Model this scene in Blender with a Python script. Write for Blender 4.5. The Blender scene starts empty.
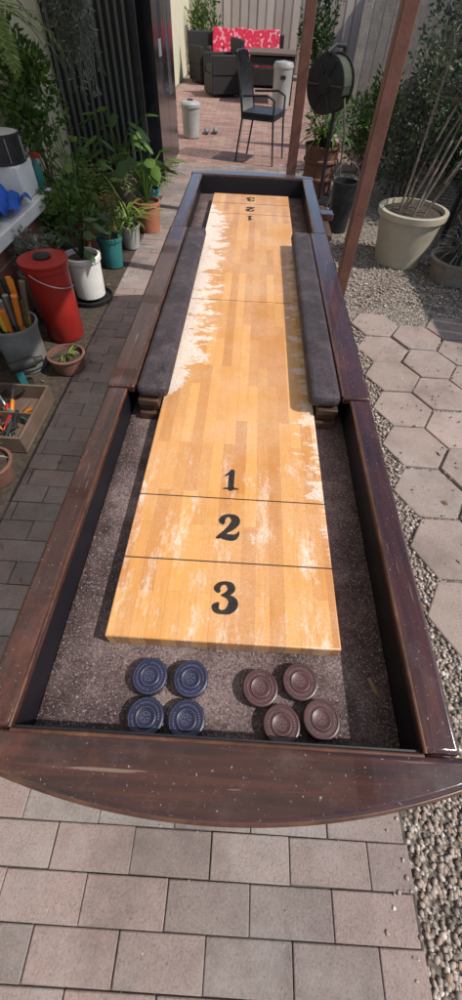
import bpy, math, random
import numpy as np
from mathutils import Vector, Matrix
random.seed(7)
R=random.random
U=random.uniform
scene=bpy.context.scene
# ------------------------------------------------------------------ materials
class NT:
    def __init__(s,name):
        s.m=bpy.data.materials.new(name); s.m.use_nodes=True
        s.t=s.m.node_tree; s.n=s.t.nodes; s.l=s.t.links
        s.b=s.n['Principled BSDF']
        tc=s.n.new('ShaderNodeTexCoord'); s.obj=tc.outputs['Object']
    def map(s,scale=(1,1,1),rot=(0,0,0),loc=(0,0,0),src=None):
        m=s.n.new('ShaderNodeMapping'); m.inputs['Scale'].default_value=scale
        m.inputs['Rotation'].default_value=rot; m.inputs['Location'].default_value=loc
        s.l.new(src or s.obj,m.inputs['Vector']); return m.outputs[0]
    def noise(s,scale,detail=4,rough=.5,vec=None,dist=0):
        n=s.n.new('ShaderNodeTexNoise'); n.inputs['Scale'].default_value=scale
        n.inputs['Detail'].default_value=detail; n.inputs['Roughness'].default_value=rough
        n.inputs['Distortion'].default_value=dist
        s.l.new(vec or s.obj,n.inputs['Vector']); return n.outputs[0]
    def vor(s,scale,feature='F1',out=0,vec=None):
        n=s.n.new('ShaderNodeTexVoronoi'); n.feature=feature; n.inputs['Scale'].default_value=scale
        s.l.new(vec or s.obj,n.inputs['Vector']); return n.outputs[out]
    def ramp(s,fac,stops):
        r=s.n.new('ShaderNodeValToRGB'); e=r.color_ramp.elements
        while len(e)<len(stops): e.new(.5)
        for i,(p,c) in enumerate(stops):
            e[i].position=p
            if not isinstance(c,(tuple,list)): c=(c,c,c)
            e[i].color=(*c,1)
        s.l.new(fac,r.inputs[0]); return r.outputs[0]
    def mix(s,fac,a,b,mode='MIX'):
        m=s.n.new('ShaderNodeMix'); m.data_type='RGBA'; m.blend_type=mode
        def put(sock,v):
            if isinstance(v,(tuple,list)): sock.default_value=(*v,1)
            elif isinstance(v,(int,float)): sock.default_value=v if sock.type=='VALUE' else (v,v,v,1)
            else: s.l.new(v,sock)
        put(m.inputs[0],fac); put(m.inputs[6],a); put(m.inputs[7],b); return m.outputs[2]
    def math(s,op,a,b=0,clamp=False):
        m=s.n.new('ShaderNodeMath'); m.operation=op; m.use_clamp=clamp
        for i,v in enumerate((a,b)):
            if isinstance(v,(int,float)): m.inputs[i].default_value=v
            else: s.l.new(v,m.inputs[i])
        return m.outputs[0]
    def sep(s,vec=None):
        n=s.n.new('ShaderNodeSeparateXYZ'); s.l.new(vec or s.obj,n.inputs[0]); return n.outputs
    def var(s):
        a=s.n.new('ShaderNodeAttribute'); a.attribute_name='var'; return a.outputs['Fac']
    def bump(s,h,strength=.3,dist=.01):
        b=s.n.new('ShaderNodeBump'); b.inputs['Strength'].default_value=strength; b.inputs['Distance'].default_value=dist
        s.l.new(h,b.inputs['Height']); s.l.new(b.outputs[0],s.b.inputs['Normal'])
    def set(s,color=None,rough=None,metal=None,spec=None,coat=None):
        for k,v in (('Base Color',color),('Roughness',rough),('Metallic',metal),('Specular IOR Level',spec),('Coat Weight',coat)):
            if v is None: continue
            i=s.b.inputs[k]
            if isinstance(v,(tuple,list)): i.default_value=(*v,1)
            elif isinstance(v,(int,float)): i.default_value=v
            else: s.l.new(v,i)
        return s.m
def simple(name,c1,c2=None,rough=.6,scale=12,bump=0,bscale=60,metal=0,var=0,spec=.4):
    t=NT(name); c2=c2 or tuple(x*.7 for x in c1)
    f=t.noise(scale,5,.6)
    f=t.ramp(f,[(.3,0),(.7,1)])
    col=t.mix(f,c1,c2)
    if var:
        col=t.mix(var,col,t.ramp(t.var(),[(0,.35),(1,1.6)]),'MULTIPLY')
    if bump: t.bump(t.noise(bscale,4),bump,.01)
    return t.set(col,rough,metal,spec)
M={}
def wood_dark(name,axis):
    t=NT(name)
    sc=(40,2.2,40) if axis=='Y' else (2.2,40,40)
    g=t.noise(1.6,6,.65,t.map(sc),1.2)
    col=t.ramp(g,[(.25,(.011,.004,.003)),(.5,(.040,.011,.007)),(.75,(.085,.024,.012))])
    worn=t.noise(5,8,.7); wm=t.ramp(worn,[(.54,0),(.74,.5)])
    col=t.mix(wm,col,(.19,.052,.024))
    spk=t.ramp(t.noise(190,3,.6),[(.66,0),(.74,.65)])
    col=t.mix(spk,col,(.46,.38,.33))
    dust=t.ramp(t.noise(4.5,7,.75),[(.54,0),(.80,.17)])
    col=t.mix(dust,col,(.34,.28,.27))
    scr=t.noise(1,2,.5,t.map((150,7,9) if axis=='Y' else (7,150,9),(0,0,.25)))
    col=t.mix(t.ramp(scr,[(.70,0),(.735,.35)]),col,(.38,.28,.22))
    r=t.math('ADD',t.ramp(t.noise(14,6,.7),[(.3,.08),(.75,.24)]),t.math('MULTIPLY',dust,1.0))
    t.bump(t.noise(70,5,.6,t.map(sc)),.08,.003)
    return t.set(col,r,0,.6,.5)
M['woodY']=wood_dark('mahogany_lengthwise','Y'); M['woodX']=wood_dark('mahogany_crosswise','X')
t=NT('worn_edge_wood'); c=t.ramp(t.noise(11,7,.75),[(.35,(.035,.011,.007)),(.60,(.12,.05,.028)),(.75,(.30,.18,.11))]); M['edge']=t.set(c,.3,0,.5)
t=NT('black_lining'); c=t.mix(t.ramp(t.noise(220,4,.7),[(.58,0),(.75,.4)]),(.006,.005,.009),(.08,.065,.075))
c=t.mix(t.ramp(t.noise(7,5,.6),[(.5,0),(.8,.25)]),c,(.04,.03,.03)); M['lining']=t.set(c,.5)
t=NT('gutter_carpet')
big=t.noise(6.5,8,.75)
c=t.ramp(big,[(.32,(.065,.044,.046)),(.46,(.16,.112,.110)),(.58,(.28,.205,.20)),(.72,(.48,.38,.37))])
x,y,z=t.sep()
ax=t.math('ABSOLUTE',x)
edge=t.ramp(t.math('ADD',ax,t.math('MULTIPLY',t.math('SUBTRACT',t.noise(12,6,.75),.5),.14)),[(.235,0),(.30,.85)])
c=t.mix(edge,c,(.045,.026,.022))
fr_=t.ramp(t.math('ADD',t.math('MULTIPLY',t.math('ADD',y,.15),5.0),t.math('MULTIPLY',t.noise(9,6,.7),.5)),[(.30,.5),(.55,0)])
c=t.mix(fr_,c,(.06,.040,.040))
spd=t.noise(330,3,.8); c=t.mix(t.ramp(spd,[(.36,.9),(.52,0)]),c,(.03,.02,.022))
c=t.mix(t.ramp(t.noise(260,3,.8,t.map(loc=(3,1,2))),[(.56,0),(.68,.7)]),c,(.60,.52,.50))
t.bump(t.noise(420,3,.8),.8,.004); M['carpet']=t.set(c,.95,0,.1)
t=NT('butcher_block_board')
br=t.n.new('ShaderNodeTexBrick'); t.l.new(t.map((1,1,1),(0,0,math.pi/2)),br.inputs['Vector'])
br.inputs['Scale'].default_value=1; br.offset=.37; br.squash=1
br.inputs['Brick Width'].default_value=.24; br.inputs['Row Height'].default_value=.0273
br.inputs['Mortar Size'].default_value=.0004; br.inputs['Mortar Smooth'].default_value=.6
br.inputs['Color1'].default_value=(.53,.215,.048,1); br.inputs['Color2'].default_value=(.71,.345,.090,1); br.inputs['Mortar'].default_value=(.43,.17,.042,1)
col=br.outputs[0]
g=t.noise(2,6,.7,t.map((90,5,10)),1.0)
col=t.mix(.55,col,t.ramp(g,[(.3,.70),(.55,1.0),(.8,1.12)]),'MULTIPLY')
x,y,z=t.sep()
dl=t.math('ADD',x,.205)
jag=t.noise(1,5,.75,t.map((14,26,1)))
def band(y0,y1,s):
    a=t.math('DIVIDE',t.math('SUBTRACT',y,y0),s,True); b=t.math('DIVIDE',t.math('SUBTRACT',y1,y),s,True)
    return t.math('MULTIPLY',a,b)
w=t.math('MULTIPLY',t.math('SUBTRACT',jag,.30,True),.44)
w=t.math('MULTIPLY',w,band(.60,2.3,.25))
e=t.math('MULTIPLY',t.math('SUBTRACT',w,dl),60,True)
grain=t.ramp(t.noise(240,3,.8),[(.38,.35),(.55,1)])
m1=t.math('MULTIPLY',e,t.math('MULTIPLY',grain,.9))
dr=t.math('SUBTRACT',.205,x)
w2=t.math('MULTIPLY',t.math('SUBTRACT',t.noise(1,5,.75,t.map((14,30,1),loc=(5,2,0))),.43,True),.38)
e2=t.math('MULTIPLY',t.math('SUBTRACT',t.math('MULTIPLY',w2,band(.1,1.9,.25)),dr),70,True)
m2=t.math('MULTIPLY',e2,t.math('MULTIPLY',grain,.75))
sm=t.ramp(t.noise(1,7,.8,t.map((22,7,1),loc=(2.6,3.3,0))),[(.51,0),(.66,.8)])
sm=t.math('MULTIPLY',t.math('MULTIPLY',sm,band(-.1,.50,.12)),grain)
film=t.math('MULTIPLY',t.ramp(t.noise(5,7,.7,t.map(loc=(2,7,0))),[(.38,0.02),(.72,.27)]),grain)
d=t.math('MAXIMUM',t.math('MAXIMUM',m1,m2),t.math('MAXIMUM',sm,film))
col=t.mix(d,col,(.78,.73,.68))
rr=t.math('ADD',.22,t.math('MULTIPLY',d,.55))
M['board']=t.set(col,rr,0,.5)
M['ink']=simple('black_ink',(.010,.008,.008),(.04,.026,.018),.5,90)
t=NT('dusty_vinyl_pad'); c=t.ramp(t.noise(5,6,.65),[(.3,(.016,.011,.014)),(.7,(.048,.035,.041))])
c=t.mix(t.ramp(t.noise(420,3,.8),[(.54,0),(.70,.7)]),c,(.30,.255,.27))
c=t.mix(t.ramp(t.noise(16,6,.7),[(.50,0),(.75,.33)]),c,(.21,.17,.175))
t.bump(t.noise(450,3,.7),.35,.002); M['pad']=t.set(c,.6,0,.35)
M['slat']=simple('pad_base_timber',(.10,.05,.028),(.04,.02,.013),.6,30)
def puckm(n,c): 
    t=NT(n); k=t.mix(t.ramp(t.noise(30,5,.6),[(.35,0),(.7,1)]),c,tuple(x*.6 for x in c))
    k=t.mix(t.ramp(t.noise(500,3,.8),[(.6,0),(.75,.5)]),k,(.40,.36,.36)); return t.set(k,.4,0,.5)
M['pb']=puckm('blue_cap',(.013,.014,.048)); M['pr']=puckm('maroon_cap',(.070,.024,.027))
M['pbm']=simple('blue_cap_marks',(.15,.165,.28),None,.5,60); M['prm']=simple('maroon_cap_marks',(.26,.145,.14),None,.5,60)
M['steel']=simple('puck_steel',(.06,.05,.06),(.03,.03,.04),.35,40,metal=.7)
def stone(name,stops,rough=.85,sc=7,bumpd=.6,stain=.6):
    t=NT(name); c=t.ramp(t.var(),stops)
    c=t.mix(.65,c,t.ramp(t.noise(sc,8,.75),[(.25,.5),(.5,1),(.8,1.35)]),'MULTIPLY')
    c=t.mix(t.ramp(t.noise(170,4,.75),[(.50,0),(.70,.7)]),c,(.10,.08,.07))
    c=t.mix(t.ramp(t.noise(130,4,.75,t.map(loc=(7,3,1))),[(.58,0),(.74,.5)]),c,(.50,.45,.41))
    c=t.mix(t.ramp(t.noise(2.6,6,.7,t.map(loc=(4,4,1))),[(.5,0),(.75,stain)]),c,(.40,.36,.335))
    c=t.mix(t.ramp(t.noise(3.4,7,.7,t.map(loc=(1,9,1))),[(.50,0),(.76,stain)]),c,(.12,.095,.082))
    t.bump(t.noise(120,6,.75),bumpd,.006); return t.set(c,rough,0,.25)
M['paver']=stone('concrete_paver',[(0,(.22,.18,.165)),(.35,(.28,.215,.195)),(.7,(.325,.235,.21)),(1,(.28,.25,.23))])
M['hex']=stone('hex_concrete',[(0,(.30,.235,.20)),(.5,(.36,.275,.235)),(1,(.41,.31,.265))],sc=4)
t=NT('joint_sand'); M['sand']=t.set(t.ramp(t.noise(40,5,.7),[(.3,(.045,.036,.03)),(.7,(.14,.115,.095))]),.95)
t=NT('gravel_ground')
v=t.vor(75,'F1',1); d=t.vor(75,'F1',0)
bw=t.n.new('ShaderNodeSeparateColor'); t.l.new(v,bw.inputs[0])
c=t.ramp(bw.outputs[0],[(0,(.15,.12,.10)),(.4,(.30,.245,.20)),(.7,(.42,.36,.30)),(1,(.58,.52,.46))])
c=t.mix(t.ramp(d,[(.35,0),(.75,.8)]),c,(.08,.065,.05))
t.bump(t.ramp(d,[(0,1),(.7,0)]),.9,.012); M['gravel']=t.set(c,.85,0,.2)
t=NT('pebble'); c=t.ramp(t.var(),[(0,(.15,.12,.10)),(.3,(.30,.24,.20)),(.6,(.42,.35,.30)),(.85,(.33,.22,.16)),(1,(.64,.59,.53))])
M['pebble']=t.set(c,.75,0,.3)
t=NT('soil'); M['soil']=t.set(t.ramp(t.noise(30,6,.7),[(.3,(.03,.022,.016)),(.7,(.11,.08,.06))]),.95)
t.bump(t.noise(60,5,.7),.8,.02)
t=NT('red_brick_paving'); br=t.n.new('ShaderNodeTexBrick'); t.l.new(t.obj,br.inputs['Vector'])
br.inputs['Scale'].default_value=1; br.inputs['Brick Width'].default_value=.23; br.inputs['Row Height'].default_value=.115; br.inputs['Mortar Size'].default_value=.006
br.inputs['Color1'].default_value=(.26,.14,.11,1); br.inputs['Color2'].default_value=(.36,.23,.19,1); br.inputs['Mortar'].default_value=(.15,.11,.10,1)
M['redpave']=t.set(t.mix(.5,br.outputs[0],t.ramp(t.noise(5,5),[(.3,.7),(.7,1.25)]),'MULTIPLY'),.85)
t=NT('brickwork'); br=t.n.new('ShaderNodeTexBrick'); t.l.new(t.map((1,1,1),(math.pi/2,0,math.pi/2)),br.inputs['Vector'])
br.inputs['Scale'].default_value=1; br.inputs['Brick Width'].default_value=.23; br.inputs['Row Height'].default_value=.08; br.inputs['Mortar Size'].default_value=.006
br.inputs['Color1'].default_value=(.25,.10,.07,1); br.inputs['Color2'].default_value=(.33,.17,.12,1); br.inputs['Mortar'].default_value=(.35,.32,.29,1)
M['brick']=t.set(br.outputs[0],.85)
M['render']=simple('painted_render',(.62,.58,.42),(.54,.50,.37),.8,3,.2)
M['white']=simple('white_paint',(.80,.79,.76),(.66,.65,.62),.5,8,.1)
t=NT('translucent_fill_roof'); t.set((.55,.55,.52),.5,0,.3)  # translucency chosen so the unseen roof passes soft fill light
tn=t.n.new('ShaderNodeBsdfTranslucent'); tn.inputs[0].default_value=(.80,.79,.74,1); mx=t.n.new('ShaderNodeMixShader'); mx.inputs[0].default_value=.50
t.l.new(t.b.outputs[0],mx.inputs[1]); t.l.new(tn.outputs[0],mx.inputs[2]); t.l.new(mx.outputs[0],t.n['Material Output'].inputs[0]); M['roof']=t.m
M['post']=simple('brown_post_paint',(.19,.08,.055),(.13,.053,.037),.5,9,.15)
M['black']=simple('black_powder_coat',(.014,.014,.016),(.03,.03,.032),.4,20)
M['gloss']=simple('fridge_black',(.010,.010,.012),(.02,.02,.024),.16,4,spec=.6)
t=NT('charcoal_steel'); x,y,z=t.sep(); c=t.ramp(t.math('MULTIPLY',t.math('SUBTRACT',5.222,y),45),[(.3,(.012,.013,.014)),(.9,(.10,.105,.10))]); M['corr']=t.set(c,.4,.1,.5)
M['fence']=simple('beige_steel_fence',(.58,.49,.42),(.50,.42,.36),.6,2,var=.3)
M['timber']=simple('weathered_timber',(.36,.32,.28),(.24,.21,.18),.8,14,.3,var=.4)
M['terra']=simple('terracotta',(.42,.16,.085),(.28,.11,.06),.75,9,.2)
M['terrad']=simple('aged_terracotta',(.22,.10,.065),(.12,.06,.045),.8,9,.2)
M['cream']=simple('cream_glaze',(.50,.44,.33),(.38,.33,.25),.4,6)
M['stonepot']=simple('stone_pot',(.30,.25,.20),(.18,.15,.12),.85,14,.4)
M['red']=simple('red_plastic',(.40,.030,.022),(.30,.02,.016),.35,5)
M['teal']=simple('teal_plastic',(.03,.19,.19),(.02,.12,.12),.4,5)
M['bluep']=simple('blue_cloth',(.02,.12,.55),(.01,.07,.35),.7,9)
M['orange']=simple('orange_handle',(.75,.22,.02),None,.4,9)
M['yellow']=simple('yellow_handle',(.70,.48,.05),None,.4,9)
M['grey']=simple('grey_plastic',(.24,.24,.24),(.14,.14,.14),.5,8)
M['hose']=simple('olive_hose',(.10,.11,.075),(.06,.07,.05),.5,8)
M['dgrey']=simple('dark_grey_plastic',(.035,.033,.032),(.02,.02,.02),.5,8)
M['lgrey']=simple('pale_grey_plastic',(.38,.38,.36),(.27,.27,.26),.5,6)
M['metal']=simple('galvanised',(.45,.46,.47),(.30,.31,.32),.35,14,metal=.85)
M['wicker']=simple('dark_wicker',(.028,.024,.024),(.012,.010,.010),.65,80,.8,120)
M['skin']=simple('drum_head',(.70,.69,.66),(.6,.59,.56),.4,5)
M['dwood']=simple('table_top_timber',(.17,.115,.085),(.11,.075,.06),.5,10)
M['splinter']=simple('bare_wood_chip',(.26,.16,.09),(.17,.10,.06),.8,60)
M['dead']=simple('dead_leaf',(.30,.17,.08),(.18,.10,.05),.8,30)
t=NT('patterned_cushion'); c=t.ramp(t.vor(9,'F1',0),[(.15,(.75,.55,.55)),(.22,(.65,.03,.08)),(.6,(.60,.015,.05)),(.72,(.75,.30,.36))]); M['cushion']=t.set(c,.8)
def leafm(name,a,b,rough=.5,tr=.25):
    t=NT(name); c=t.ramp(t.var(),[(0,a),(1,b)])
    c=t.mix(.4,c,t.ramp(t.noise(25,3),[(.3,.6),(.7,1.2)]),'MULTIPLY')
    t.set(c,rough,0,.35)
    tn=t.n.new('ShaderNodeBsdfTranslucent'); t.l.new(c,tn.inputs[0]); mx=t.n.new('ShaderNodeMixShader'); mx.inputs[0].default_value=tr
    out=t.n['Material Output']; t.l.new(t.b.outputs[0],mx.inputs[1]); t.l.new(tn.outputs[0],mx.inputs[2]); t.l.new(mx.outputs[0],out.inputs[0]); return t.m
M['leaf']=leafm('leaf_green',(.03,.075,.014),(.13,.22,.042))
M['leafd']=leafm('leaf_dark',(.02,.045,.018),(.08,.14,.05))
M['leafy']=leafm('leaf_lime',(.09,.15,.025),(.24,.30,.07))
M['leafg']=leafm('leaf_greygreen',(.09,.105,.08),(.28,.29,.23))
M['leafo']=leafm('leaf_olive',(.04,.06,.033),(.17,.19,.12))
M['bark']=simple('bark',(.20,.15,.11),(.10,.075,.055),.9,20,.5)
M['barkp']=simple('pale_bark',(.30,.245,.19),(.16,.125,.095),.9,20,.5)
# ------------------------------------------------------------------ mesh builder
class MB:
    def __init__(s,name): s.name=name; s.v=[]; s.f=[]; s.mi=[]; s.vr=[]; s.mats=[]
    def add(s,vs,fs,mat,var=None):
        if mat not in s.mats: s.mats.append(mat)
        k=s.mats.index(mat); o=len(s.v); s.v.extend([tuple(p) for p in vs])
        vv=R() if var is None else var
        for f in fs: s.f.append([i+o for i in f]); s.mi.append(k); s.vr.append(vv)
    def box(s,c,sz,mat,rot=None,taper=1.0,var=None):
        x,y,z=[a/2 for a in sz]; P=[]
        for dz in (-z,z):
            k=1 if dz<0 else taper
            for dx,dy in ((-x,-y),(x,-y),(x,y),(-x,y)): P.append(Vector((dx*k,dy*k,dz)))
        if rot is not None:
            Rm=rot if isinstance(rot,Matrix) else Matrix.Rotation(rot,3,'Z')
            P=[Rm@p for p in P]
        s.add([p+Vector(c) for p in P],[(0,3,2,1),(4,5,6,7),(0,1,5,4),(1,2,6,5),(2,3,7,6),(3,0,4,7)],mat,var)
    def bx(s,x0,x1,y0,y1,z0,z1,mat,var=None): s.box(((x0+x1)/2,(y0+y1)/2,(z0+z1)/2),(abs(x1-x0),abs(y1-y0),abs(z1-z0)),mat,None,1.0,var)
    def lathe(s,prof,c,mat,n=24,rot=None,close=True,wob=None):
        P=[];F=[]
        for r,z in prof:
            for i in range(n):
                a=2*math.pi*i/n; q=Vector((r*math.cos(a),r*math.sin(a),z))
                if rot is not None: q=rot@q
                P.append(q+Vector(c))
        m=len(prof)
        for j in range(m-1):
            for i in range(n):
                k=(i+1)%n; F.append((j*n+i,j*n+k,(j+1)*n+k,(j+1)*n+i))
        if close: F.append(tuple(range(n-1,-1,-1))); F.append(tuple((m-1)*n+i for i in range(n)))
        s.add(P,F,mat)
    def tube(s,pts,rad,mat,n=6,cap=True):
        pts=[Vector(p) for p in pts]
        if not isinstance(rad,(list,tuple)): rad=[rad]*len(pts)
        P=[];F=[]; up=Vector((0,0,1))
        for i,p in enumerate(pts):
            d=(pts[min(i+1,len(pts)-1)]-pts[max(i-1,0)]).normalized()
            a=d.cross(up if abs(d.z)<.95 else Vector((1,0,0))).normalized(); b=d.cross(a)
            for k in range(n):
                t=2*math.pi*k/n; P.append(p+(a*math.cos(t)+b*math.sin(t))*rad[i])
        for i in range(len(pts)-1):
            for k in range(n):
                k2=(k+1)%n; F.append((i*n+k,i*n+k2,(i+1)*n+k2,(i+1)*n+k))
        if cap: F.append(tuple(range(n))); F.append(tuple((len(pts)-1)*n+k for k in range(n-1,-1,-1)))
        s.add(P,F,mat)
    def leaf(s,p,d,L,W,mat,fold=.15,droop=0.0,shape='oval'):
        p=Vector(p); d=Vector(d).normalized(); side=d.cross(Vector((0,0,1)))
        if side.length<.05: side=Vector((1,0,0))
        side.normalize(); side=(side+Vector((U(-.5,.5),U(-.5,.5),U(-.5,.5)))).normalized(); n=side.cross(d)
        g=Vector((0,0,-1))
        def q(t,w): return p+d*L*t+g*droop*L*t*t+side*W*w*.5-n*abs(w)*W*fold
        V=[q(0,0),q(.35,-1),q(.35,1),q(.72,-.75),q(.72,.75),q(1,0),q(.35,0),q(.72,0)]
        s.add(V,[(0,6,1),(0,2,6),(1,6,7,3),(6,2,4,7),(3,7,5),(7,4,5)],mat)
    def q(s,p,d,L,W,mat):
        p=Vector(p); d=Vector(d).normalized(); side=d.cross(Vector((U(-1,1),U(-1,1),U(-1,1)))).normalized()
        s.add([p,p+d*L*.5-side*W*.5,p+d*L,p+d*L*.5+side*W*.5],[(0,1,2,3)],mat)
    def blade(s,p,az,L,W,el,droop,mat,seg=6):
        p=Vector(p); h=Vector((math.cos(az),math.sin(az),0)); side=Vector((-h.y,h.x,0)); V=[];F=[]
        e=el
        for i in range(seg+1):
            t=i/seg; w=W*math.sin(math.pi*min(1,.12+t*.88))**.6*.5 if i<seg else 0.0008
            V+= [p-side*w,p+side*w+Vector((0,0,w*.3))]
            p=p+(h*math.cos(e)+Vector((0,0,1))*math.sin(e))*(L/seg); e-=droop/seg
        for i in range(seg): F.append((2*i,2*i+1,2*i+3,2*i+2))
        s.add(V,F,mat)
    def frond(s,p,az,L,el,droop,mat,n=14,lw=.07):
        p=Vector(p); h=Vector((math.cos(az),math.sin(az),0)); side=Vector((-h.y,h.x,0)); e=el; pts=[p.copy()]
        for i in range(n):
            d=h*math.cos(e)+Vector((0,0,1))*math.sin(e); p=p+d*(L/n); e-=droop/n; pts.append(p.copy())
            l=lw*math.sin(math.pi*(.15+.8*i/n))
            for sg in (-1,1):
                dd=side*sg+d*.45+Vector((0,0,U(-.25,.05))); dd.normalize()
                s.add([p,p+dd*l*.5+d*.008,p+dd*l,p+dd*l*.5-d*.008],[(0,1,2,3)],mat)
        s.tube(pts[::3]+[pts[-1]],.002,mat,3,False)
    def clump(s,c,rad,n,L,W,mat,sub=9,up=.2):
        c=Vector(c); cs=[]
        for i in range(sub):
            v=Vector((U(-1,1),U(-1,1),U(-1,1)))
            while v.length>1: v=Vector((U(-1,1),U(-1,1),U(-1,1)))
            cs.append((Vector((v.x*rad[0],v.y*rad[1],v.z*rad[2]))*.8,U(.25,.5)))
        for i in range(n):
            o,k=random.choice(cs); v=Vector((random.gauss(0,1),random.gauss(0,1),random.gauss(0,1)))
            v=v.normalized()*R()**.5
            p=c+o+Vector((v.x*rad[0],v.y*rad[1],v.z*rad[2]))*k
            d=Vector((v.x,v.y,v.z*.6+up+U(-.5,.5)))
            l=L*U(.6,1.2); s.q(p,d,l,W*U(.7,1.2),mat)
    def done(s,smooth=True,bevel=0,seg=2,ang=35):
        me=bpy.data.meshes.new(s.name); me.from_pydata(s.v,[],s.f)
        for m in s.mats: me.materials.append(M[m])
        me.polygons.foreach_set('material_index',s.mi)
        a=me.attributes.new('var','FLOAT','FACE'); a.data.foreach_set('value',s.vr)
        if smooth:
            me.polygons.foreach_set('use_smooth',[True]*len(s.f)); me.set_sharp_from_angle(angle=math.radians(ang))
        me.update()
        o=bpy.data.objects.new(s.name,me); scene.collection.objects.link(o)
        if bevel:
            b=o.modifiers.new('b','BEVEL'); b.width=bevel; b.segments=seg; b.limit_method='ANGLE'; b.angle_limit=math.radians(40); b.harden_normals=False
        return o
def parent(name,kids,loc=(0,0,0)):
    e=bpy.data.objects.new(name,None); scene.collection.objects.link(e)
    for k in kids: k.parent=e
    return e
# ------------------------------------------------------------------ ground
g=MB('ground'); g.add([(-60,-60,-.012),(60,-60,-.012),(60,60,-.012),(-60,60,-.012)],[(0,1,2,3)],'gravel'); g.done(False)
b=MB('garden_bed'); b.add([(-1.98,-1.5,-.006),(-1.02,-1.5,-.006),(-1.02,5.2,-.006),(-1.98,5.2,-.006)],[(0,1,2,3)],'soil'); b.done(False)
b=MB('paver_bedding'); b.add([(-1.02,-1.5,-.008),(.552,-1.5,-.008),(.552,6.6,-.008),(-1.02,6.6,-.008)],[(0,1,2,3)],'sand'); b.done(False)
p=MB('brick_paver_path'); row=0; y=-1.398
while y<6.55:
    off=0 if row%2==1 else .109
    x=-1.199+off-.218
    while x<.545:
        x0=max(x,-1.015)+U(-.001,.001); x1=min(x+.2155,.55)+U(-.001,.001)
        if x1-x0>.03:
            h=U(-.002,.002)
            p.bx(x0,x1,y+U(-.001,.001),y+.0976+U(-.001,.001),-.05,h,'paver')
        x+=.218
    y+=.1; row+=1
p.done(True,.003,2)
h=MB('hexagonal_stepping_pavers'); rr=.151/math.cos(math.pi/6)
for cidx in range(0,8):
    cx=.955+cidx*.2725
    for k in range(-1,11):
        cy=.38+k*.312+(.156 if cidx%2 else 0)
        if cy<.2 or cy>2.75-(.1 if cidx%2 else 0): continue
        if cidx==0 and cy<.35: continue
        zz=U(-.004,.004); a0=U(-.03,.03); P=[]; ox,oy=U(-.004,.004),U(-.004,.004); tx,ty=U(-.012,.012),U(-.012,.012)
        for z_ in (-.04,zz):
            for i in range(6):
                a=a0+i*math.pi/3; P.append((cx+ox+rr*math.cos(a),cy+oy+rr*math.sin(a),z_+tx*math.cos(a)*rr+ty*math.sin(a)*rr))
        F=[tuple(range(5,-1,-1)),tuple(range(6,12))]+[(i,(i+1)%6,6+(i+1)%6,6+i) for i in range(6)]
        h.add(P,F,'hex')
h.done(True,.006,2)
import bmesh
bm=bmesh.new(); bmesh.ops.create_icosphere(bm,subdivisions=1,radius=1); iv=np.array([v.co[:] for v in bm.verts]); ifc=[[v.index for v in f.verts] for f in bm.faces]; bm.free()
g=MB('gravel_pebbles')
def peb(x,y,s,z0=-.010):
    q=iv*np.array([s*U(.7,1.3),s*U(.7,1.3),s*U(.45,.75)]); a=U(0,6.28); c_,s_=math.cos(a),math.sin(a)
    q=q@np.array([[c_,s_,0],[-s_,c_,0],[0,0,1]])+np.array([x,y,z0+s*.35])+np.random.uniform(-.0008,.0008,iv.shape)
    g.add(q.tolist(),ifc,'pebble')
def hexin(x,y):
    for cidx in (0,1,2,3):
        cx=.955+cidx*.2725
        k=round((y-.38-(.156 if cidx%2 else 0))/.312); cy=.38+k*.312+(.156 if cidx%2 else 0)
        if cy<.2 or cy>2.75: continue
        if (x-cx)**2+(y-cy)**2<.155**2: return True
    return False
np.random.seed(3)
for i in range(9000):
    x=U(.56,.95) if i<7600 else U(.9,1.5); y=(U(0,1)**1.4)*3.4-.75
    if x>.9 and y>.3: y=U(-.75,.3)
    if hexin(x,y): continue
    peb(x,y,U(.0045,.0095))
for i in range(1800):
    x=U(.6,2.0);y=U(2.85,4.2)
    peb(x,y,U(.006,.012))
for i in range(50): peb(U(-.2,.55),U(-.8,.2),U(.0012,.0028),0)
for i in range(110): peb(.55-abs(random.gauss(0,.05)),U(-.9,2),U(.002,.006),.0)
for i in range(220): peb(U(.82,1.6),U(.3,2.7),U(.003,.007),.002)
g.done(True,ang=80)
t=MB('fallen_leaves')
for i in range(170):
    x=U(-1.0,.5) if i<50 else (U(-1.5,-.85) if i<120 else U(.6,2.0)); y=U(-.8,5)
    if -.4<x<.5 and y>-1.3 : continue
    t.leaf((x,y,.006),(U(-1,1),U(-1,1),U(-.02,.15)),U(.015,.04),U(.007,.016),'dead',.1)
t.done(True)
b=MB('red_brick_patio'); b.add([(-1.9,6.6,-.004),(2.6,6.6,-.004),(2.6,16.6,-.004),(-1.9,16.6,-.004)],[(0,1,2,3)],'redpave'); b.done(False)
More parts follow.
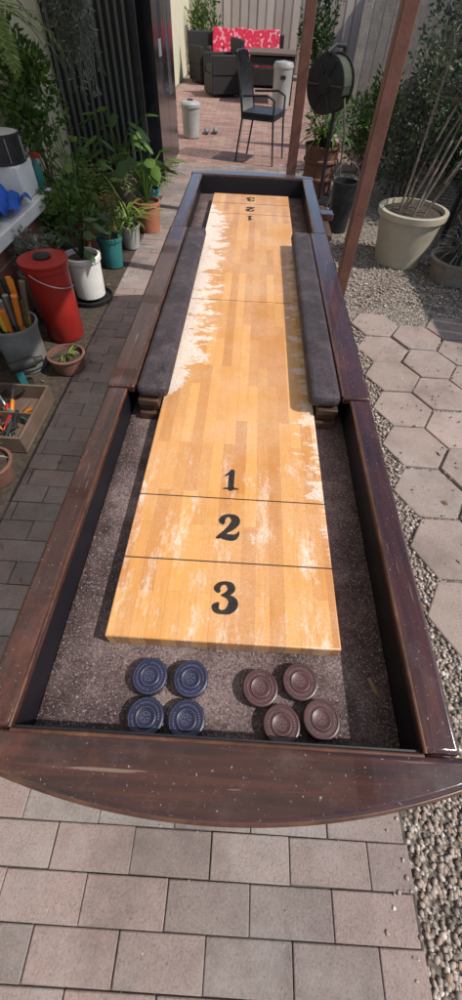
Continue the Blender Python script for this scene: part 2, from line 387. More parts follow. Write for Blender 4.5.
# ------------------------------------------------------------------ shuffleboard table
B_=.76; L=2.4256
parts=[]
t=MB('frame')
def rim(y0,sgn,dep):
    n=28; P=[]
    xs=[-.347+.694*i/n for i in range(n+1)]
    top=[(x,y0) for x in xs]; arc=[(x,y0-sgn*(dep-.45*x*x)) for x in xs]
    ring=top+arc[::-1]; N=len(ring)
    if sgn<0: ring=ring[::-1]
    P=[(x,y,.66) for x,y in ring]+[(x,y,.81) for x,y in ring]
    F=[tuple(range(N)),tuple(range(2*N-1,N-1,-1))]+[(i,N+i,N+(i+1)%N,(i+1)%N) for i in range(N)]
    t.add(P,F,'woodX')
YN=-.148
rim(YN,1,.086); rim(2.5646,-1,.09)
for sg in (-1,1):
    def cap(x0,x1,y0,y1,z0,z1,m): t.bx(min(sg*x0,sg*x1),max(sg*x0,sg*x1),y0,y1,z0,z1,m)
    cap(.289,.341,YN+.001,.618,.788,.81,'woodY'); cap(.270,.344,.621,1.75,.788,.812,'woodY'); cap(.282,.342,1.753,2.5636,.788,.81,'woodY')
    cap(.308,.334,YN+.001,2.5636,.60,.787,'woodY')
t.bx(-.307,.307,YN+.008,2.55,.66,.712,'woodY')
parts.append(t.done(True,.0075,4))
t=MB('edge_bead')
for sg in (-1,1):
    for (xa,y0,y1,zz) in ((.2895,YN+.002,.612,.8085),(.2705,.627,1.745,.8105),(.2825,1.758,2.562,.8085)):
        t.tube([(sg*(xa+.0015),y0,zz-.002),(sg*(xa+.0015),y1,zz-.002)],.0035,'edge',8)
# thin worn moulding under the lip of the bowed near rail
xs=[-.346+.692*i/28 for i in range(29)]
t.tube([(x,YN-(.086-.45*x*x)-.0005,.792) for x in xs],.0045,'edge',8)
t.tube([(x,YN-.001,.8065) for x in (-.288,-.1,.1,.288)],.0032,'edge',8)
parts.append(t.done(True,ang=60))
t=MB('gutter_lining')
for sg in (-1,1): t.bx(min(sg*.293,sg*.3075),max(sg*.293,sg*.3075),YN+.001,2.5636,.722,.787,'lining')
t.bx(-.292,.292,YN+.0005,YN+.006,.722,.8,'lining'); t.bx(-.292,.292,2.5566,2.5642,.722,.8,'lining'); parts.append(t.done(False))
t=MB('gutter_bed'); t.bx(-.2925,.2925,YN+.0065,2.556,.713,.72,'carpet'); parts.append(t.done(False))
t=MB('wood_chip'); t.box((.262,-.045,.7225),(.007,.028,.003),'splinter',.35); t.box((.248,.06,.722),(.003,.016,.002),'splinter',-.5); parts.append(t.done(True,.0008,1))
t=MB('playing_board'); t.bx(-.205,.205,0,L,.7205,B_,'board'); parts.append(t.done(True,.0025,2))
t=MB('side_pads')
for sg in (-1,1):
    t.bx(min(sg*.184,sg*.266),max(sg*.184,sg*.266),.61,1.73,.782,.820,'pad')
parts.append(t.done(True,.016,4))
t=MB('pad_bases')
for sg in (-1,1):
    for i,(z0,z1,iy) in enumerate(((.7215,.742,.0),(.744,.762,.012),(.764,.781,.004))):
        x0,x1=.210,.264
        t.bx(min(sg*x0,sg*x1),max(sg*x0,sg*x1),.600+iy,1.71,z0,z1,'slat')
parts.append(t.done(True,.002,1))
def cr(pts,n=7):
    pts=np.array(pts,float); out=[]
    P=np.vstack([2*pts[0]-pts[1],pts,2*pts[-1]-pts[-2]])
    for i in range(1,len(P)-2):
        for k in range(n):
            s=k/n; a,b,c,d=P[i-1],P[i],P[i+1],P[i+2]
            out.append(.5*((2*b)+(-a+c)*s+(2*a-5*b+4*c-d)*s*s+(-a+3*b-3*c+d)*s**3))
    out.append(P[-2]); return np.array(out)
G={'2':([[(.17,.66,.08),(.14,.76,.11),(.22,.90,.08),(.38,.96,.065),(.55,.88,.13),(.61,.72,.15),(.50,.52,.13),(.32,.33,.09),(.13,.16,.06)],[(.03,.05,.045),(.16,.12,.10),(.36,.09,.12),(.56,.09,.12),(.69,.20,.06),(.73,.32,.02)]]),
'3':([[(.17,.70,.075),(.13,.79,.10),(.22,.92,.075),(.38,.97,.06),(.53,.90,.11),(.58,.77,.12),(.49,.64,.085),(.32,.56,.04)],[(.30,.56,.03),(.50,.51,.075),(.64,.38,.14),(.64,.22,.15),(.52,.07,.11),(.34,.02,.065),(.18,.06,.085),(.12,.18,.11),(.18,.27,.06)]]),
'1':([[(.40,.97,.105),(.385,.7,.115),(.385,.3,.115),(.385,.05,.12)],[(.10,.70,.02),(.20,.77,.05),(.32,.90,.06)],[(.10,.03,.025),(.26,.045,.05),(.385,.05,.06),(.52,.045,.05),(.68,.03,.025)]])}
dg=MB('score_markings')
def digit(ch,cx,cy,H,flip):
    for si,st in enumerate(G[ch]):
        c=cr(st); N=len(c); zz=B_+.0009+si*.0003; Lp=[];Rp=[]
        for i in range(N):
            d=c[min(i+1,N-1)][:2]-c[max(i-1,0)][:2]; d/=np.linalg.norm(d)+1e-9; nn=np.array([-d[1],d[0]]); w=c[i][2]
            Lp.append(c[i][:2]+nn*w); Rp.append(c[i][:2]-nn*w)
        P=[];F=[]
        def tr(q):
            x=(q[0]-.38)*H; y=(q[1]-.5)*H
            if flip: x,y=-x,-y
            return (cx+x,cy+y,zz)
        for i in range(N): P+= [tr(Lp[i]),tr(Rp[i])]
        for i in range(N-1): F.append((2*i,2*i+1,2*i+3,2*i+2))
        for i,dirn in ((0,-1),(N-1,1)):
            d=c[min(i+1,N-1)][:2]-c[max(i-1,0)][:2]; d=d/(np.linalg.norm(d)+1e-9)*dirn; nn=np.array([-d[1],d[0]])*dirn; w=c[i][2]
            o=len(P); pts=[c[i][:2]+nn*w*math.cos(a)+d*w*math.sin(a) for a in np.linspace(0,math.pi,8)]
            P+=[tr(q) for q in pts]; F.append(tuple(range(o,o+8)))
        dg.add(P,F,'ink')
digit('1',-.004,.366,.056,False); digit('2',-.003,.238,.062,False); digit('3',-.002,.083,.060,False)
digit('1',.0,L-.366,.056,True); digit('2',.0,L-.238,.062,True); digit('3',.0,L-.083,.060,True)
for yy in (.155,.312,L-.155,L-.312): dg.bx(-.2045,.2045,yy-.0012,yy+.0012,B_-.001,B_+.0005,'ink')
dg.bx(-.2045,.2045,1.2128-.0008,1.2128+.0008,B_-.001,B_+.0005,'ink')
parts.append(dg.done(False))
t=MB('legs')
for x in (-.25,.25):
    for y in (.1,1.2,2.33):
        t.bx(x-.045,x+.045,y-.045,y+.045,.03,.659,'woodY'); t.bx(x-.055,x+.055,y-.055,y+.055,.0,.03,'black'); t.bx(x-.055,x+.055,y-.055,y+.055,.56,.62,'woodY')
t.bx(-.20,.20,.08,.12,.12,.2,'woodX'); t.bx(-.20,.20,2.31,2.35,.12,.2,'woodX')
parts.append(t.done(True,.005,2))
t=MB('score_bracket'); t.bx(.335,.395,1.98,2.04,.79,.816,'woodX'); t.bx(.347,.375,1.8,2.2,.765,.789,'slat'); parts.append(t.done(True,.003,2))
parent('shuffleboard_table',parts)
def puck(x,y,cap,mark,a0):
    t=MB('shuffleboard_puck'); c=(x,y,.7205)
    t.lathe([(.024,0),(.0285,.002),(.0292,.006),(.0292,.010),(.027,.011)],c,'steel',40)
    n=72;prof=[(.0272,.0112),(.0296,.0125),(.0298,.018),(.0288,.0205),(.0268,.0212),(.0256,.0198),(.0172,.0196),(.0162,.0208),(.0150,.0212),(.0135,.0203),(.0004,.0206)]
    P=[];F=[]
    for j,(r,z) in enumerate(prof):
        for i in range(n):
            a=2*math.pi*i/n; r2=r-(.0007 if (j in (1,2) and i%3==0) else 0)
            P.append((x+r2*math.cos(a),y+r2*math.sin(a),.7205+z))
    for j in range(len(prof)-1):
        for i in range(n): k=(i+1)%n; F.append((j*n+i,j*n+k,(j+1)*n+k,(j+1)*n+i))
    F.append(tuple((len(prof)-1)*n+i for i in range(n)))
    t.add(P,F,cap)
    z=.7205+.0212
    def ring(r0,r1,zz,a_from=0,a_to=2*math.pi,m=40):
        P=[];F=[]
        for i in range(m+1):
            a=a_from+(a_to-a_from)*i/m; P+=[(x+r0*math.cos(a),y+r0*math.sin(a),zz),(x+r1*math.cos(a),y+r1*math.sin(a),zz)]
        for i in range(m): F.append((2*i,2*i+1,2*i+3,2*i+2))
        t.add(P,F,mark)
    ring(.0263,.0267,z+.0002); ring(.0147,.0152,z+.0001)
    k=0
    while k<34:
        if k%17 not in (7,8): a=a0+k/34*2*math.pi; ring(.0198+U(0,.0006),.0222-U(0,.0006),.7205+.0201,a,a+U(.04,.09),3)
        k+=1
    ring(.0072,.0078,.7205+.0209)
    for k in range(5): a=a0+k*1.2566; ring(.002,.0055,.7205+.0210,a,a+.3,3)
    t.done(True)
for (x,y) in [(-.119,-.055),(-.050,-.055),(-.115,-.1155),(-.050,-.1155)]: puck(x,y,'pb','pbm',U(0,6))
for (x,y) in [(.067,-.062),(.134,-.049),(.101,-.1138),(.165,-.103)]: puck(x,y,'pr','prm',U(0,6))
# ------------------------------------------------------------------ posts, roof, walls
t=MB('timber_post'); t.bx(.680,.762,2.87,2.955,-.01,2.42,'post'); t.bx(.665,.777,2.855,2.97,-.01,.012,'black'); t.done(True,.006,2)
t=MB('timber_post'); t.bx(.318,.402,4.46,4.545,-.01,2.42,'post'); t.bx(.30,.42,4.445,4.565,-.01,.012,'black'); t.done(True,.006,2)
t=MB('unseen_patio_roof')  # unseen overhead; edge placed to shade the left beds and keep the board sunlit
pts=[(-2.1,-2.2),(.80,-2.2),(.80,3.0),(.45,4.6),(.45,6.5),(-2.1,6.5)]
N=len(pts); t.add([(x,y,2.52) for x,y in pts],[tuple(range(N-1,-1,-1))],'roof')
t.tube([(.72,-2.2,2.47),(.72,2.95,2.47)],.045,'post',4); t.tube([(.72,2.95,2.47),(.36,4.5,2.47),(.36,6.5,2.47)],.045,'post',4)
for yy in (-1.5,0.,1.5,3.,4.5,6.): t.bx(-2.08,.40,yy-.02,yy+.02,2.43,2.515,'post')
t.done(False)
t=MB('house_wall'); t.bx(-2.2,-2.0,-3,17,-.01,2.9,'render'); 
t.bx(-1.999,-1.97,3.0,4.1,1.25,2.1,'white'); t.bx(-1.969,-1.96,3.08,3.52,1.33,2.02,'gloss'); t.bx(-1.969,-1.96,3.58,4.02,1.33,2.02,'gloss'); t.done(True,.004,1)
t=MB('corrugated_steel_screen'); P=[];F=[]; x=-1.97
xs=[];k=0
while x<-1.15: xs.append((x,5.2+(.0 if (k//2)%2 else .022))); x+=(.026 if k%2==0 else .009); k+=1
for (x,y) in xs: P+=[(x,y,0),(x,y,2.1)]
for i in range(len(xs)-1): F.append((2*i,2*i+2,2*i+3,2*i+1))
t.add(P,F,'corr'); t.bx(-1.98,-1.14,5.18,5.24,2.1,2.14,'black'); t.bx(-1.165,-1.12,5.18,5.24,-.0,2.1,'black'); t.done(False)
t=MB('black_fridge'); t.bx(-1.75,-1.09,5.5,6.75,.03,1.86,'gloss'); t.bx(-1.088,-1.03,5.505,6.12,.08,1.85,'gloss'); t.bx(-1.088,-1.03,6.13,6.745,.08,1.85,'gloss')
for yy in (6.07,6.18): t.bx(-1.0,-.985,yy-.012,yy+.012,.7,1.45,'metal'); t.bx(-1.03,-1.0,yy-.01,yy+.01,.72,.75,'metal'); t.bx(-1.03,-1.0,yy-.01,yy+.01,1.4,1.43,'metal')
t.bx(-1.7,-1.1,5.52,6.72,-.0,.03,'black'); t.bx(-1.029,-1.026,5.75,5.90,1.0,1.12,'white'); t.done(True,.012,3)
t=MB('steel_panel_fence')
x=-2.0
while x<5: t.bx(x,x+.19,16.6,16.63,.02,2.3,'fence'); t.bx(x+.19,x+.235,16.63,16.66,.02,2.3,'fence'); x+=.235
t.bx(-2,5,16.58,16.6,2.2,2.3,'fence'); t.done(True)
t=MB('side_fence'); y=2.0
while y<16.6: t.bx(3.0,3.02,y,y+.13,.02,1.9,'timber'); y+=.14
t.bx(3.02,3.07,2.0,16.6,.4,.48,'timber'); t.bx(3.02,3.07,2.0,16.6,1.5,1.58,'timber'); t.done(True)
t=MB('garden_screen'); x=1.25
while x<3.0: t.bx(x,x+.12,7.6,7.62,.02,1.95,'timber'); x+=.13
t.bx(1.25,3.0,7.62,7.66,.4,.47,'timber'); t.bx(1.25,3.0,7.62,7.66,1.6,1.67,'timber'); t.done(True)
# ------------------------------------------------------------------ pots
def potprof(r,h,flare=1.25,rimh=.12,th=.012):
    rb=r/flare
    return [(rb*.9,0),(rb,.004),(r*.97,h*(1-rimh)),(r*1.05,h*(1-rimh)+.002),(r*1.06,h-.003),(r*1.02,h),(r*.93,h),(r*.92,h-.03)]
def pot(name,x,y,z,r,h,mat,plant=None,flare=1.3):
    t=MB(name); pr=potprof(r,h,flare); t.lathe(pr,(x,y,z),mat,28,close=False); t.lathe([(r*.93,h-.03),(.001,h-.028)],(x,y,z),'soil',28,close=False)
    t.lathe([(r/flare*.9,0),(.001,.0)],(x,y,z+.001),mat,28,close=False)
    if plant: plant(t,x,y,z+h-.03)
    return t.done(True)
def P_broad(n,h,Ls,mat='leaf',spread=.25):
    def f(t,x,y,z):
        for i in range(n):
            az=U(0,6.28); sp=spread*U(.2,1); hh=h*U(.35,1)
            e=(x+math.cos(az)*sp,y+math.sin(az)*sp,z+hh)
            t.tube([(x,y,z),(x+math.cos(az)*sp*.35,y+math.sin(az)*sp*.35,z+hh*.6),e],[.005,.004,.003],mat,4,False)
            t.leaf(e,(math.cos(az),math.sin(az),U(-.5,.4)),Ls*U(.7,1.2),Ls*.62,mat,.12,.35)
    return f
def P_strap(n,Ls,W=.02,mat='leaf'):
    def f(t,x,y,z):
        for i in range(n): t.blade((x+U(-.02,.02),y+U(-.02,.02),z),U(0,6.28),Ls*U(.6,1.15),W,U(.8,1.45),U(1.0,2.4),mat)
    return f
def P_fern(n,Ls,mat='leaf'):
    def f(t,x,y,z):
        for i in range(n): t.frond((x,y,z),U(0,6.28),Ls*U(.7,1.15),U(.6,1.3),U(1.2,2.4),mat)
    return f
def P_bush(h,r,n,mat='leaf',L=.045,W=.022):
    def f(t,x,y,z):
        for i in range(7):
            az=U(0,6.28); t.tube([(x,y,z),(x+math.cos(az)*r*.3,y+math.sin(az)*r*.3,z+h*.5),(x+math.cos(az)*r*.8,y+math.sin(az)*r*.8,z+h*U(.7,1))],[.006,.004,.002],'bark',4,False)
        t.clump((x,y,z+h*.6),(r,r,h*.5),n,L,W,mat,12)
    return f
t=MB('red_bin'); c=(-1.19,2.2,0)
t.lathe([(.105,0),(.112,.01),(.122,.30),(.128,.42),(.137,.425),(.139,.45),(.131,.452),(.126,.43),(.118,.2),(.001,.19)],c,'red',32,close=False); t.lathe([(.1385,.451),(.141,.456),(.141,.468),(.10,.474),(.001,.476)],c,'red',32,close=False); t.lathe([(.104,.0),(.001,.002)],c,'red',32,close=False)
t.lathe([(.05,.4765),(.052,.485),(.001,.487)],c,'black',20,close=False)
t.tube([(-1.19+.142*math.cos(a),2.2+.142*math.sin(a),.43-.10*math.sin((a+1.9)/1.9*1.57)) for a in np.linspace(-1.9,0,9)],.003,'metal',5); t.done(True)
pot('white_planter',-1.16,2.72,.03,.12,.27,'white',P_broad(18,.24,.10,'leafd',.18),1.15)
t=MB('planter_saucer'); t.lathe([(.11,0),(.15,.002),(.155,.028),(.148,.028),(.14,.008),(.001,.008)],(-1.16,2.72,0),'black',28,close=False); t.done(True)
pot('terracotta_pot',-.97,4.12,0,.12,.24,'terra',P_broad(26,.50,.17,'leaf',.26))
pot('teal_pot',-1.13,3.3,0,.10,.22,'teal',P_bush(.3,.2,500,'leaf'))
pot('plastic_pot',-1.06,3.7,0,.09,.18,'lgrey',P_strap(40,.4,.02,'leafy'))
pot('terracotta_pot',-1.36,3.1,0,.13,.22,'terra',P_bush(.45,.22,900,'leaf',.05,.026))
pot('terracotta_pot',-1.42,3.6,0,.15,.3,'terrad',P_broad(40,.55,.11,'leaf',.3))
pot('terracotta_pot',-1.42,4.1,0,.16,.3,'terra',P_fern(30,.55,'leafy'))
pot('stone_pot',-1.3,4.7,0,.15,.28,'stonepot',P_broad(22,.5,.18,'leaf',.3))
pot('teal_pot',-1.05,4.65,0,.10,.2,'teal',P_strap(50,.45,.025,'leaf'))
pot('terracotta_pot',-1.75,3.95,0,.16,.35,'terrad',P_bush(.9,.3,1300,'leaf',.06,.03))
pot('terracotta_pot',-1.055,1.83,0,.105,.10,'terrad',P_strap(9,.12,.012,'leafy'),1.2)
pot('terracotta_pot',-1.13,.93,0,.10,.11,'terrad',P_strap(12,.14,.012,'leafg'))
pot('stone_pot',-1.36,2.45,0,.13,.30,'stonepot',P_bush(.22,.16,350,'leafg'))
t=MB('tool_bucket'); c=(-1.31,1.84,0)
t.lathe([(.10,0),(.13,.26),(.138,.262),(.138,.275),(.126,.275),(.115,.03),(.001,.03)],c,'grey',28,close=False)
for i in range(18):
    a=U(0,6.28); r0=.05; r1=U(.07,.15); m=['orange','yellow','black','black','metal','dwood','orange','black','yellow','orange'][i%10]
    p0=Vector((c[0]+r0*math.cos(a),c[1]+r0*math.sin(a),.05)); p1=Vector((c[0]+r1*math.cos(a+.4),c[1]+r1*math.sin(a+.4),U(.36,.50)))
    t.tube([p0,p0.lerp(p1,.58),p0.lerp(p1,.60),p1],[.005,.005,.013,.016],m,8)
t.done(True)
t=MB('tool_tray'); x0,x1,y0,y1=-1.44,-1.05,1.10,1.52
t.bx(x0,x1,y0,y1,0,.012,'dwood')
for a in ((x0,x0+.012,y0,y1),(x1-.012,x1,y0,y1),(x0+.012,x1-.012,y0,y0+.012),(x0+.012,x1-.012,y1-.012,y1)): t.bx(*a,.0125,.10,'dwood')
t.bx(x0+.013,x1-.013,1.30,1.308,.013,.085,'dwood')
for i in range(34):
    x=U(x0+.06,x1-.06); y=U(y0+.05,y1-.05); a=U(-1.2,1.2); l=U(.06,.13); m=random.choice(['black','metal','dwood','black','black','teal','red','metal','dgrey','dgrey','splinter','orange'])
    d=Vector((math.sin(a),math.cos(a),U(.05,.7))); p=Vector((x,y,U(.04,.08)))
    t.tube([p-d*l*.4,p,p+d*.01,p+d*l*.7],[.005,.005,.011,.010],m,7)
t.done(True,.0015,1)
t=MB('electric_drill'); c=Vector((-1.19,1.62,.0)); rz=Matrix.Rotation(.7,3,'Z')
t.tube([c+rz@Vector((-.09,0,.16)),c+rz@Vector((.04,0,.16)),c+rz@Vector((.05,0,.16)),c+rz@Vector((.09,0,.16))],[.030,.032,.022,.014],'dgrey',12)
t.box(c+rz@Vector((-.055,0,.08)),(.04,.035,.13),'teal',rz); t.box(c+rz@Vector((-.05,0,.022)),(.10,.065,.045),'dgrey',rz); t.done(True,.005,2)
pot('stone_pot',-1.36,.72,0,.14,.2,'stonepot',P_strap(20,.2,.015,'leafd'))
t=MB('brick_bench'); t.bx(-1.96,-1.53,1.7,3.15,0,.47,'brick'); t.bx(-1.98,-1.44,1.64,3.2,.471,.54,'white'); t.done(True,.006,2)
t=MB('plastic_crate'); t.bx(-1.80,-1.50,2.88,3.12,.541,.72,'white'); t.done(True,.008,2)
t=MB('snare_drum'); c=(-1.64,3.0,.721)
t.lathe([(.15,0),(.155,.003),(.155,.02),(.148,.022),(.148,.12),(.157,.122),(.157,.142),(.150,.144),(.149,.138)],c,'black',36,close=False); t.lathe([(.149,.138),(.001,.139)],c,'skin',36,close=False)
for i in range(8):
    a=i*math.pi/4; q=(c[0]+.158*math.cos(a),c[1]+.158*math.sin(a)); t.tube([(q[0],q[1],.735),(q[0],q[1],.85)],.004,'metal',6)
t.done(True)
t=MB('blue_cloth'); P=[];F=[];n=18
for i in range(n):
    for j in range(n):
        u,v=i/(n-1)-.5,j/(n-1)-.5; P.append((-1.59+u*.27,2.68+v*.36,.545+.05*abs(math.sin(u*14+v*5))+.11*math.exp(-(u*u+v*v)*12)+U(0,.014)))
for i in range(n-1):
    for j in range(n-1): F.append((i*n+j,(i+1)*n+j,(i+1)*n+j+1,i*n+j+1))
t.add(P,F,'bluep'); t.done(True,ang=90)
t=MB('black_bag'); P=[];F=[];n=14
for i in range(n):
    for j in range(n):
        th=math.pi*i/(n-1); ph=2*math.pi*j/n; r=1+.16*math.sin(ph*3+th*4)
        P.append((-1.60+.12*r*math.sin(th)*math.cos(ph),2.38+.12*r*math.sin(th)*math.sin(ph),.60+.07*math.cos(th)))
for i in range(n-1):
    for j in range(n): F.append((i*n+j,(i+1)*n+j,(i+1)*n+(j+1)%n,i*n+(j+1)%n))
t.add(P,F,'black'); t.done(True,ang=80)
t=MB('spray_bottle'); t.lathe([(.03,0),(.034,.01),(.034,.11),(.014,.15),(.014,.17),(.001,.17)],(-1.50,3.16,.54),'teal',18); t.bx(-1.515,-1.45,3.15,3.17,.71,.735,'red'); t.done(True,.002,1)
def basket(name,x,y,z,fn):
    t=MB(name); t.lathe([(.02,-.1),(.10,-.07),(.14,0),(.145,.004),(.13,.002),(.001,-.01)],(x,y,z),'terrad',20,close=False)
    for a in (0,2.09,4.19): t.tube([(x+.14*math.cos(a),y+.14*math.sin(a),z),(x,y,z+.5)],.002,'metal',4)
    t.tube([(x,y,z+.5),(x,y,2.43)],.002,'metal',4); fn(t,x,y,z); t.done(True)
def hangmoss(t,x,y,z):
    for i in range(150):
        a=U(0,6.28); r=U(.02,.15); l=U(.3,.75); p=Vector((x+r*math.cos(a),y+r*math.sin(a),z+U(-.02,.1)))
        pts=[p.copy()]
        for k in range(6):
            p=p+Vector((U(-.02,.02),U(-.02,.02),-l/6)); pts.append(p.copy())
            for _ in range(3): t.q(p+Vector((0,0,U(0,l/6))),(U(-1,1),U(-1,1),U(-1,.2)),.045,.010,'leafg')
        t.tube(pts,.0018,'leafg',3,False)
basket('hanging_basket_plant',-1.34,4.05,1.62,hangmoss)
basket('hanging_basket_plant',-1.68,3.35,1.30,lambda t,x,y,z:[t.frond((x,y,z),U(0,6.28),U(.35,.6),U(.2,1.2),U(1.5,2.8),'leafy',18,.09) for i in range(30)])
t=MB('climbing_vine'); 
for i in range(3):
    y0=3.0+i*.7; pts=[Vector((-1.93,y0,.0))]
    while pts[-1].z<1.0: pts.append(pts[-1]+Vector((U(-.01,.012),U(-.12,.12),.2)))
    t.tube(pts,.008,'bark',5)
    for p in pts: t.clump(p,(.10,.22,.18),55,.06,.035,'leafy',5)
t.done(True)
# ------------------------------------------------------------------ right side
def ptree(t,x,y,z):
    for i in range(7):
        a0=i*.9; a=U(-.8,1.6); p=Vector((x+.11*math.cos(a0),y+.11*math.sin(a0),z)); pts=[p.copy()]; d=Vector((math.cos(a)*.22+.10,math.sin(a)*.20,1))
        for k in range(9): p=p+(d+Vector((U(-.1,.1),U(-.1,.1),0)))*.22; pts.append(p.copy())
        t.tube(pts,[.011-.0009*k for k in range(10)],'barkp',6)
        for k in range(3,10):
            for _ in range(5):
                b=pts[k]; aa=U(0,6.28); e=b+Vector((math.cos(aa),math.sin(aa),U(-.1,.7)))*U(.12,.32)
                t.tube([b,e],[.004,.0015],'barkp',3,False)
                for __ in range(12):
                    q=b.lerp(e,U(.3,1.1)); t.q(q,(U(-1,1),U(-1,1),U(-1,.5)),U(.05,.09),.016,'leafo')
pot('potted_tree',1.36,3.74,-.01,.27,.40,'cream',ptree,1.35)
pot('stone_pot',1.76,3.42,-.01,.22,.17,'stonepot',P_strap(60,.35,.014,'leafg'),1.2)
t=MB('woven_planter'); c=(.77,5.62,0)
t.lathe([(.14,0),(.16,.01),(.17,.12),(.19,.13),(.19,.15),(.175,.16),(.18,.28),(.20,.29),(.20,.31),(.185,.32),(.19,.40),(.205,.41),(.205,.43),(.18,.43),(.17,.38),(.001,.38)],c,'terrad',28,close=False)
P_strap(60,.5,.03,'leaf')(t,.77,5.62,.38); P_bush(.4,.22,400,'leaf')(t,.77,5.62,.38); t.done(True)
t=MB('black_water_bucket'); t.lathe([(.095,0),(.10,.005),(.115,.38),(.12,.382),(.12,.40),(.108,.40),(.10,.3),(.001,.29)],(.88,4.42,-.01),'black',26,close=False); t.tube([(.88+.12*math.cos(a),4.42,.39+.14*math.sin(a)) for a in np.linspace(0,math.pi,9)],.004,'metal',5); t.done(True)
t=MB('garden_hose_reel'); c=Vector((.68,5.15,.93)); RX=Matrix.Rotation(math.radians(-38),3,'Z')@Matrix.Rotation(math.radians(90),3,'X')
t.lathe([(.01,-.12),(.06,-.12),(.07,-.10),(.19,-.10),(.20,-.095),(.20,-.085),(.19,-.08),(.09,-.08),(.09,.08),(.19,.08),(.20,.085),(.20,.095),(.19,.10),(.07,.10),(.06,.12),(.01,.12)],c,'dgrey',36,rot=RX,close=True)
for k in range(8):
    for rr_ in (.125,.15,.172):
        off=RX@Vector((0,0,-.07+k*.02)); t.tube([c+off+RX@Vector((rr_*math.cos(a),rr_*math.sin(a),0)) for a in np.linspace(0,2*math.pi,22)],.0105,'hose',6,False)
for sgn in (-1,1):
    for a in range(6):
        d=RX@Vector((math.cos(a*1.047),math.sin(a*1.047),0)); o=RX@Vector((0,0,.105*sgn)); t.tube([c+o+d*.06,c+o+d*.185],.010,'black',6)
sp=c+RX@Vector((0,0,-.16)); 
t.tube([(sp.x,sp.y,0),(sp.x,sp.y,1.16)],.02,'black',8); t.box((sp.x,sp.y,.01),(.3,.3,.02),'black'); t.tube([sp,c],.02,'black',8)
t.tube([(sp.x,sp.y,1.16),c+Vector((0,0,.24)),c+RX@Vector((0,0,.13))+Vector((0,0,.2))],.014,'dgrey',7)
t.tube([c+Vector((.15,-.05,-.08)),(.88,5.0,.6),(.90,4.95,.3),(.84,4.9,.12),(.80,4.88,.02),(.70,4.8,.01),(.84,4.72,.01),(.95,4.85,.01),(.82,4.95,.012)],.010,'hose',7); t.done(True)
def shrub(name,c,rad,n,L_,W_,mat,sub=14):
    t=MB(name)
    for i in range(6): t.tube([(c[0]+U(-.1,.1),c[1]+U(-.1,.1),0),(c[0]+U(-.7,.7)*rad[0],c[1]+U(-.7,.7)*rad[1],c[2]+U(0,.6)*rad[2])],[.014,.004],'bark',5,False)
    t.clump(c,rad,n,L_,W_,mat,sub); t.done(True)
shrub('garden_shrub',(2.25,4.8,.7),(.55,.5,.7),3800,.075,.026,'leafd',22)
shrub('garden_shrub',(1.75,5.5,.7),(.45,.5,.7),3200,.065,.024,'leafo',20)
shrub('garden_shrub',(1.45,6.6,.5),(.35,.5,.45),1600,.08,.03,'leaf',18)
shrub('garden_shrub',(2.4,6.3,1.1),(.55,.7,1.0),3800,.08,.03,'leafo',22)
shrub('garden_shrub',(2.5,3.4,.5),(.4,.6,.5),2400,.06,.025,'leafo',16)
shrub('garden_shrub',(-1.5,15.8,.8),(.5,.5,.8),1500,.12,.05,'leaf',14)
shrub('garden_shrub',(1.5,15.5,.9),(.6,.5,.9),1800,.12,.05,'leafd',14)
t=MB('timber_garden_seat')
for i in range(4): t.bx(1.9,2.5,4.0+i*.1,4.08+i*.1,.40,.43,'black')
for x in (1.95,2.45):
    for y in (4.03,4.35): t.bx(x-.02,x+.02,y-.02,y+.02,-.01,.40,'black')
t.done(True,.004,1)
# ------------------------------------------------------------------ furniture far
t=MB('black_metal_chair'); c=Vector((.10,6.95,0)); Rz=Matrix.Rotation(math.radians(-18),3,'Z')
def T(x,y,z): return c+Rz@Vector((x,y,z))
def tb(pts,r=.013,m='black'): t.tube([T(*p) for p in pts],r,m,7)
for sy in (-.24,.24):
    tb([(.24,sy,0),(.20,sy,.44),(.20,sy,.62),(.10,sy,.66),(-.22,sy,.64)]); tb([(-.30,sy,0),(-.22,sy,.44),(-.27,sy*.95,.75),(-.34,sy*.85,.98)])
    tb([(.20,sy,.44),(-.22,sy,.44)])
tb([(-.34,-.204,.98),(-.36,-.1,1.0),(-.36,.1,1.0),(-.34,.204,.98)]); tb([(.20,-.24,.44),(.20,.24,.44)]); tb([(-.22,-.24,.44),(-.22,.24,.44)])
for k in range(19): yy=-.20+k*.0222; tb([(-.22,yy,.46),(-.27,yy,.75),(-.345,yy*.9,.985)],.007)
for zz in (.55,.62,.69,.76,.83,.9): tb([(-.235-.2*(zz-.5),-.22,zz),(-.245-.2*(zz-.5),0,zz),(-.235-.2*(zz-.5),.22,zz)],.007)
t.box(T(-.01,0,.468),(.46,.48,.055),'black',Rz); t.done(True,.008,2)
def armchair(name,x,y,w,rz,cush):
    t=MB(name); c=Vector((x,y,0)); Rz=Matrix.Rotation(rz,3,'Z')
    def bb(cx,cy,cz,sx,sy,sz,m,tp=1): t.box(c+Rz@Vector((cx,cy,cz)),(sx,sy,sz),m,Rz,tp)
    bb(0,0,.19,w,.68,.30,'wicker',.97); bb(0,.32,.55,w,.10,.56,'wicker'); bb(-w/2+.05,-.02,.47,.10,.64,.30,'wicker'); bb(w/2-.05,-.02,.47,.10,.64,.30,'wicker')
    bb(0,-.04,.40,w-.22,.56,.12,'wicker' if not cush else 'cushion')
    for sx in (-1,1):
        for sy in (-1,1): bb(sx*(w/2-.06),sy*.29,.02,.04,.04,.04,'black')
    if cush:
        n=3
        for i in range(n):
            t.box(c+Rz@Vector(((i-(n-1)/2)*(w-.25)/n,.18,.66)),((w-.22)/n,.16,.46),'cushion',Rz@Matrix.Rotation(-.25,3,'X')@Matrix.Rotation(U(-.1,.1),3,'Y'))
    t.done(True,.035,3)
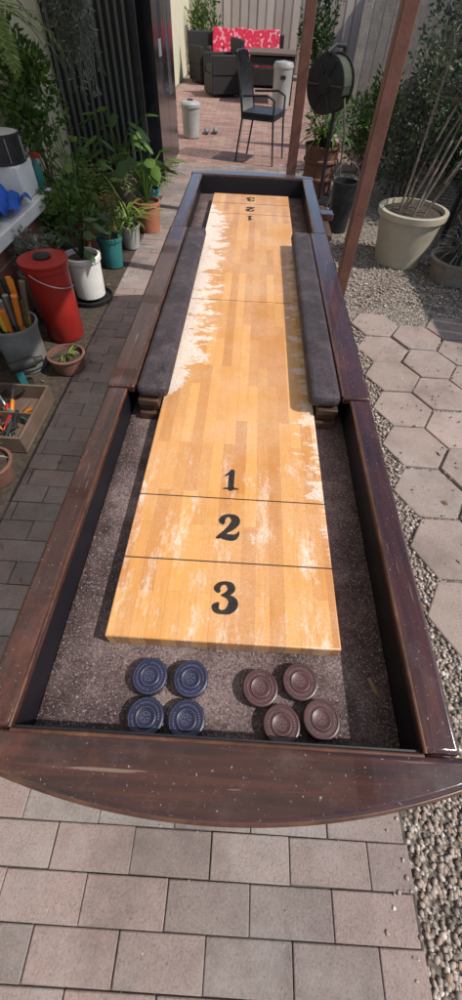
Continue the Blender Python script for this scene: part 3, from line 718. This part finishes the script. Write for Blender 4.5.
armchair('wicker_sofa',-.35,14.0,1.85,0.05,True)
armchair('wicker_armchair',-.80,12.35,.72,math.radians(-70),False)
armchair('wicker_armchair',-1.3,14.2,.72,math.radians(30),False)
t=MB('outdoor_dining_table'); t.box((.25,11.9,.70),(.95,1.0,.04),'dwood')
for x in (-.17,.67):
    for y in (11.45,12.35): t.box((x,y,.34),(.06,.06,.68),'wicker')
t.box((.25,11.9,.60),(.9,.95,.12),'wicker'); t.done(True,.006,2)
t=MB('pale_bin'); t.lathe([(.15,0),(.17,.01),(.185,.56),(.195,.565),(.195,.60),(.17,.64),(.001,.66)],(.47,11.0,0),'lgrey',30,close=False); t.box((.47,10.81,.45),(.10,.02,.05),'black'); t.done(True)
t=MB('small_lidded_bin'); t.lathe([(.115,0),(.125,.01),(.14,.34),(.152,.345),(.152,.38),(.13,.405),(.001,.415)],(-1.02,8.1,0),'lgrey',26,close=False); t.box((-1.02,8.1,.42),(.08,.03,.02),'black'); t.done(True)
t=MB('garden_shoes')
for i,(x,y) in enumerate(((-.80,8.45),(-.66,8.5))):
    P=[];F=[];n=10
    for a in range(n):
        for k in range(8):
            th=math.pi*a/(n-1); ph=2*math.pi*k/8; P.append((x+.05*math.sin(th)*math.cos(ph),y-.13*math.cos(th),.04+.04*math.sin(th)*math.sin(ph)*(1.2 if a<5 else .8)))
    for a in range(n-1):
        for k in range(8): F.append((a*8+k,(a+1)*8+k,(a+1)*8+(k+1)%8,a*8+(k+1)%8))
    t.add(P,F,'grey')
t.done(True)
# ------------------------------------------------------------------ light and camera
w=bpy.data.worlds.new('World'); scene.world=w; w.use_nodes=True
nt=w.node_tree; sky=nt.nodes.new('ShaderNodeTexSky'); sky.sky_type='NISHITA'; sky.sun_disc=False
el=math.radians(49); dirv=Vector((.97,-.24,0)).normalized()
az=math.atan2(dirv.x,dirv.y)
sky.sun_elevation=el; sky.sun_rotation=az
bg=nt.nodes['Background']; bg.inputs[1].default_value=.15; nt.links.new(sky.outputs[0],bg.inputs[0])
sd=bpy.data.lights.new('sun','SUN'); sd.energy=4.2; sd.angle=math.radians(.6); sd.color=(1,.95,.88)
so=bpy.data.objects.new('sun',sd); scene.collection.objects.link(so)
to=Vector((dirv.x*math.cos(el),dirv.y*math.cos(el),math.sin(el)))
so.rotation_euler=to.to_track_quat('Z','Y').to_euler()
yaw,pitch,roll=-.0132,.9265,.0486
fw=Vector((math.sin(yaw)*math.cos(pitch),math.cos(yaw)*math.cos(pitch),-math.sin(pitch)))
rt=Vector((math.cos(yaw),-math.sin(yaw),0)); up=rt.cross(fw)
r2=rt*math.cos(roll)+up*math.sin(roll); u2=up*math.cos(roll)-rt*math.sin(roll)
cd=bpy.data.cameras.new('camera'); cd.sensor_fit='VERTICAL'; cd.sensor_height=36; cd.lens=.3825264*36; cd.clip_start=.02; cd.clip_end=300
co=bpy.data.objects.new('camera',cd); scene.collection.objects.link(co)
co.matrix_world=Matrix(((r2.x,u2.x,-fw.x,.0049),(r2.y,u2.y,-fw.y,-.1981),(r2.z,u2.z,-fw.z,1.435),(0,0,0,1)))
scene.camera=co
scene.view_settings.view_transform='Standard'; scene.view_settings.look='None'; scene.view_settings.exposure=0
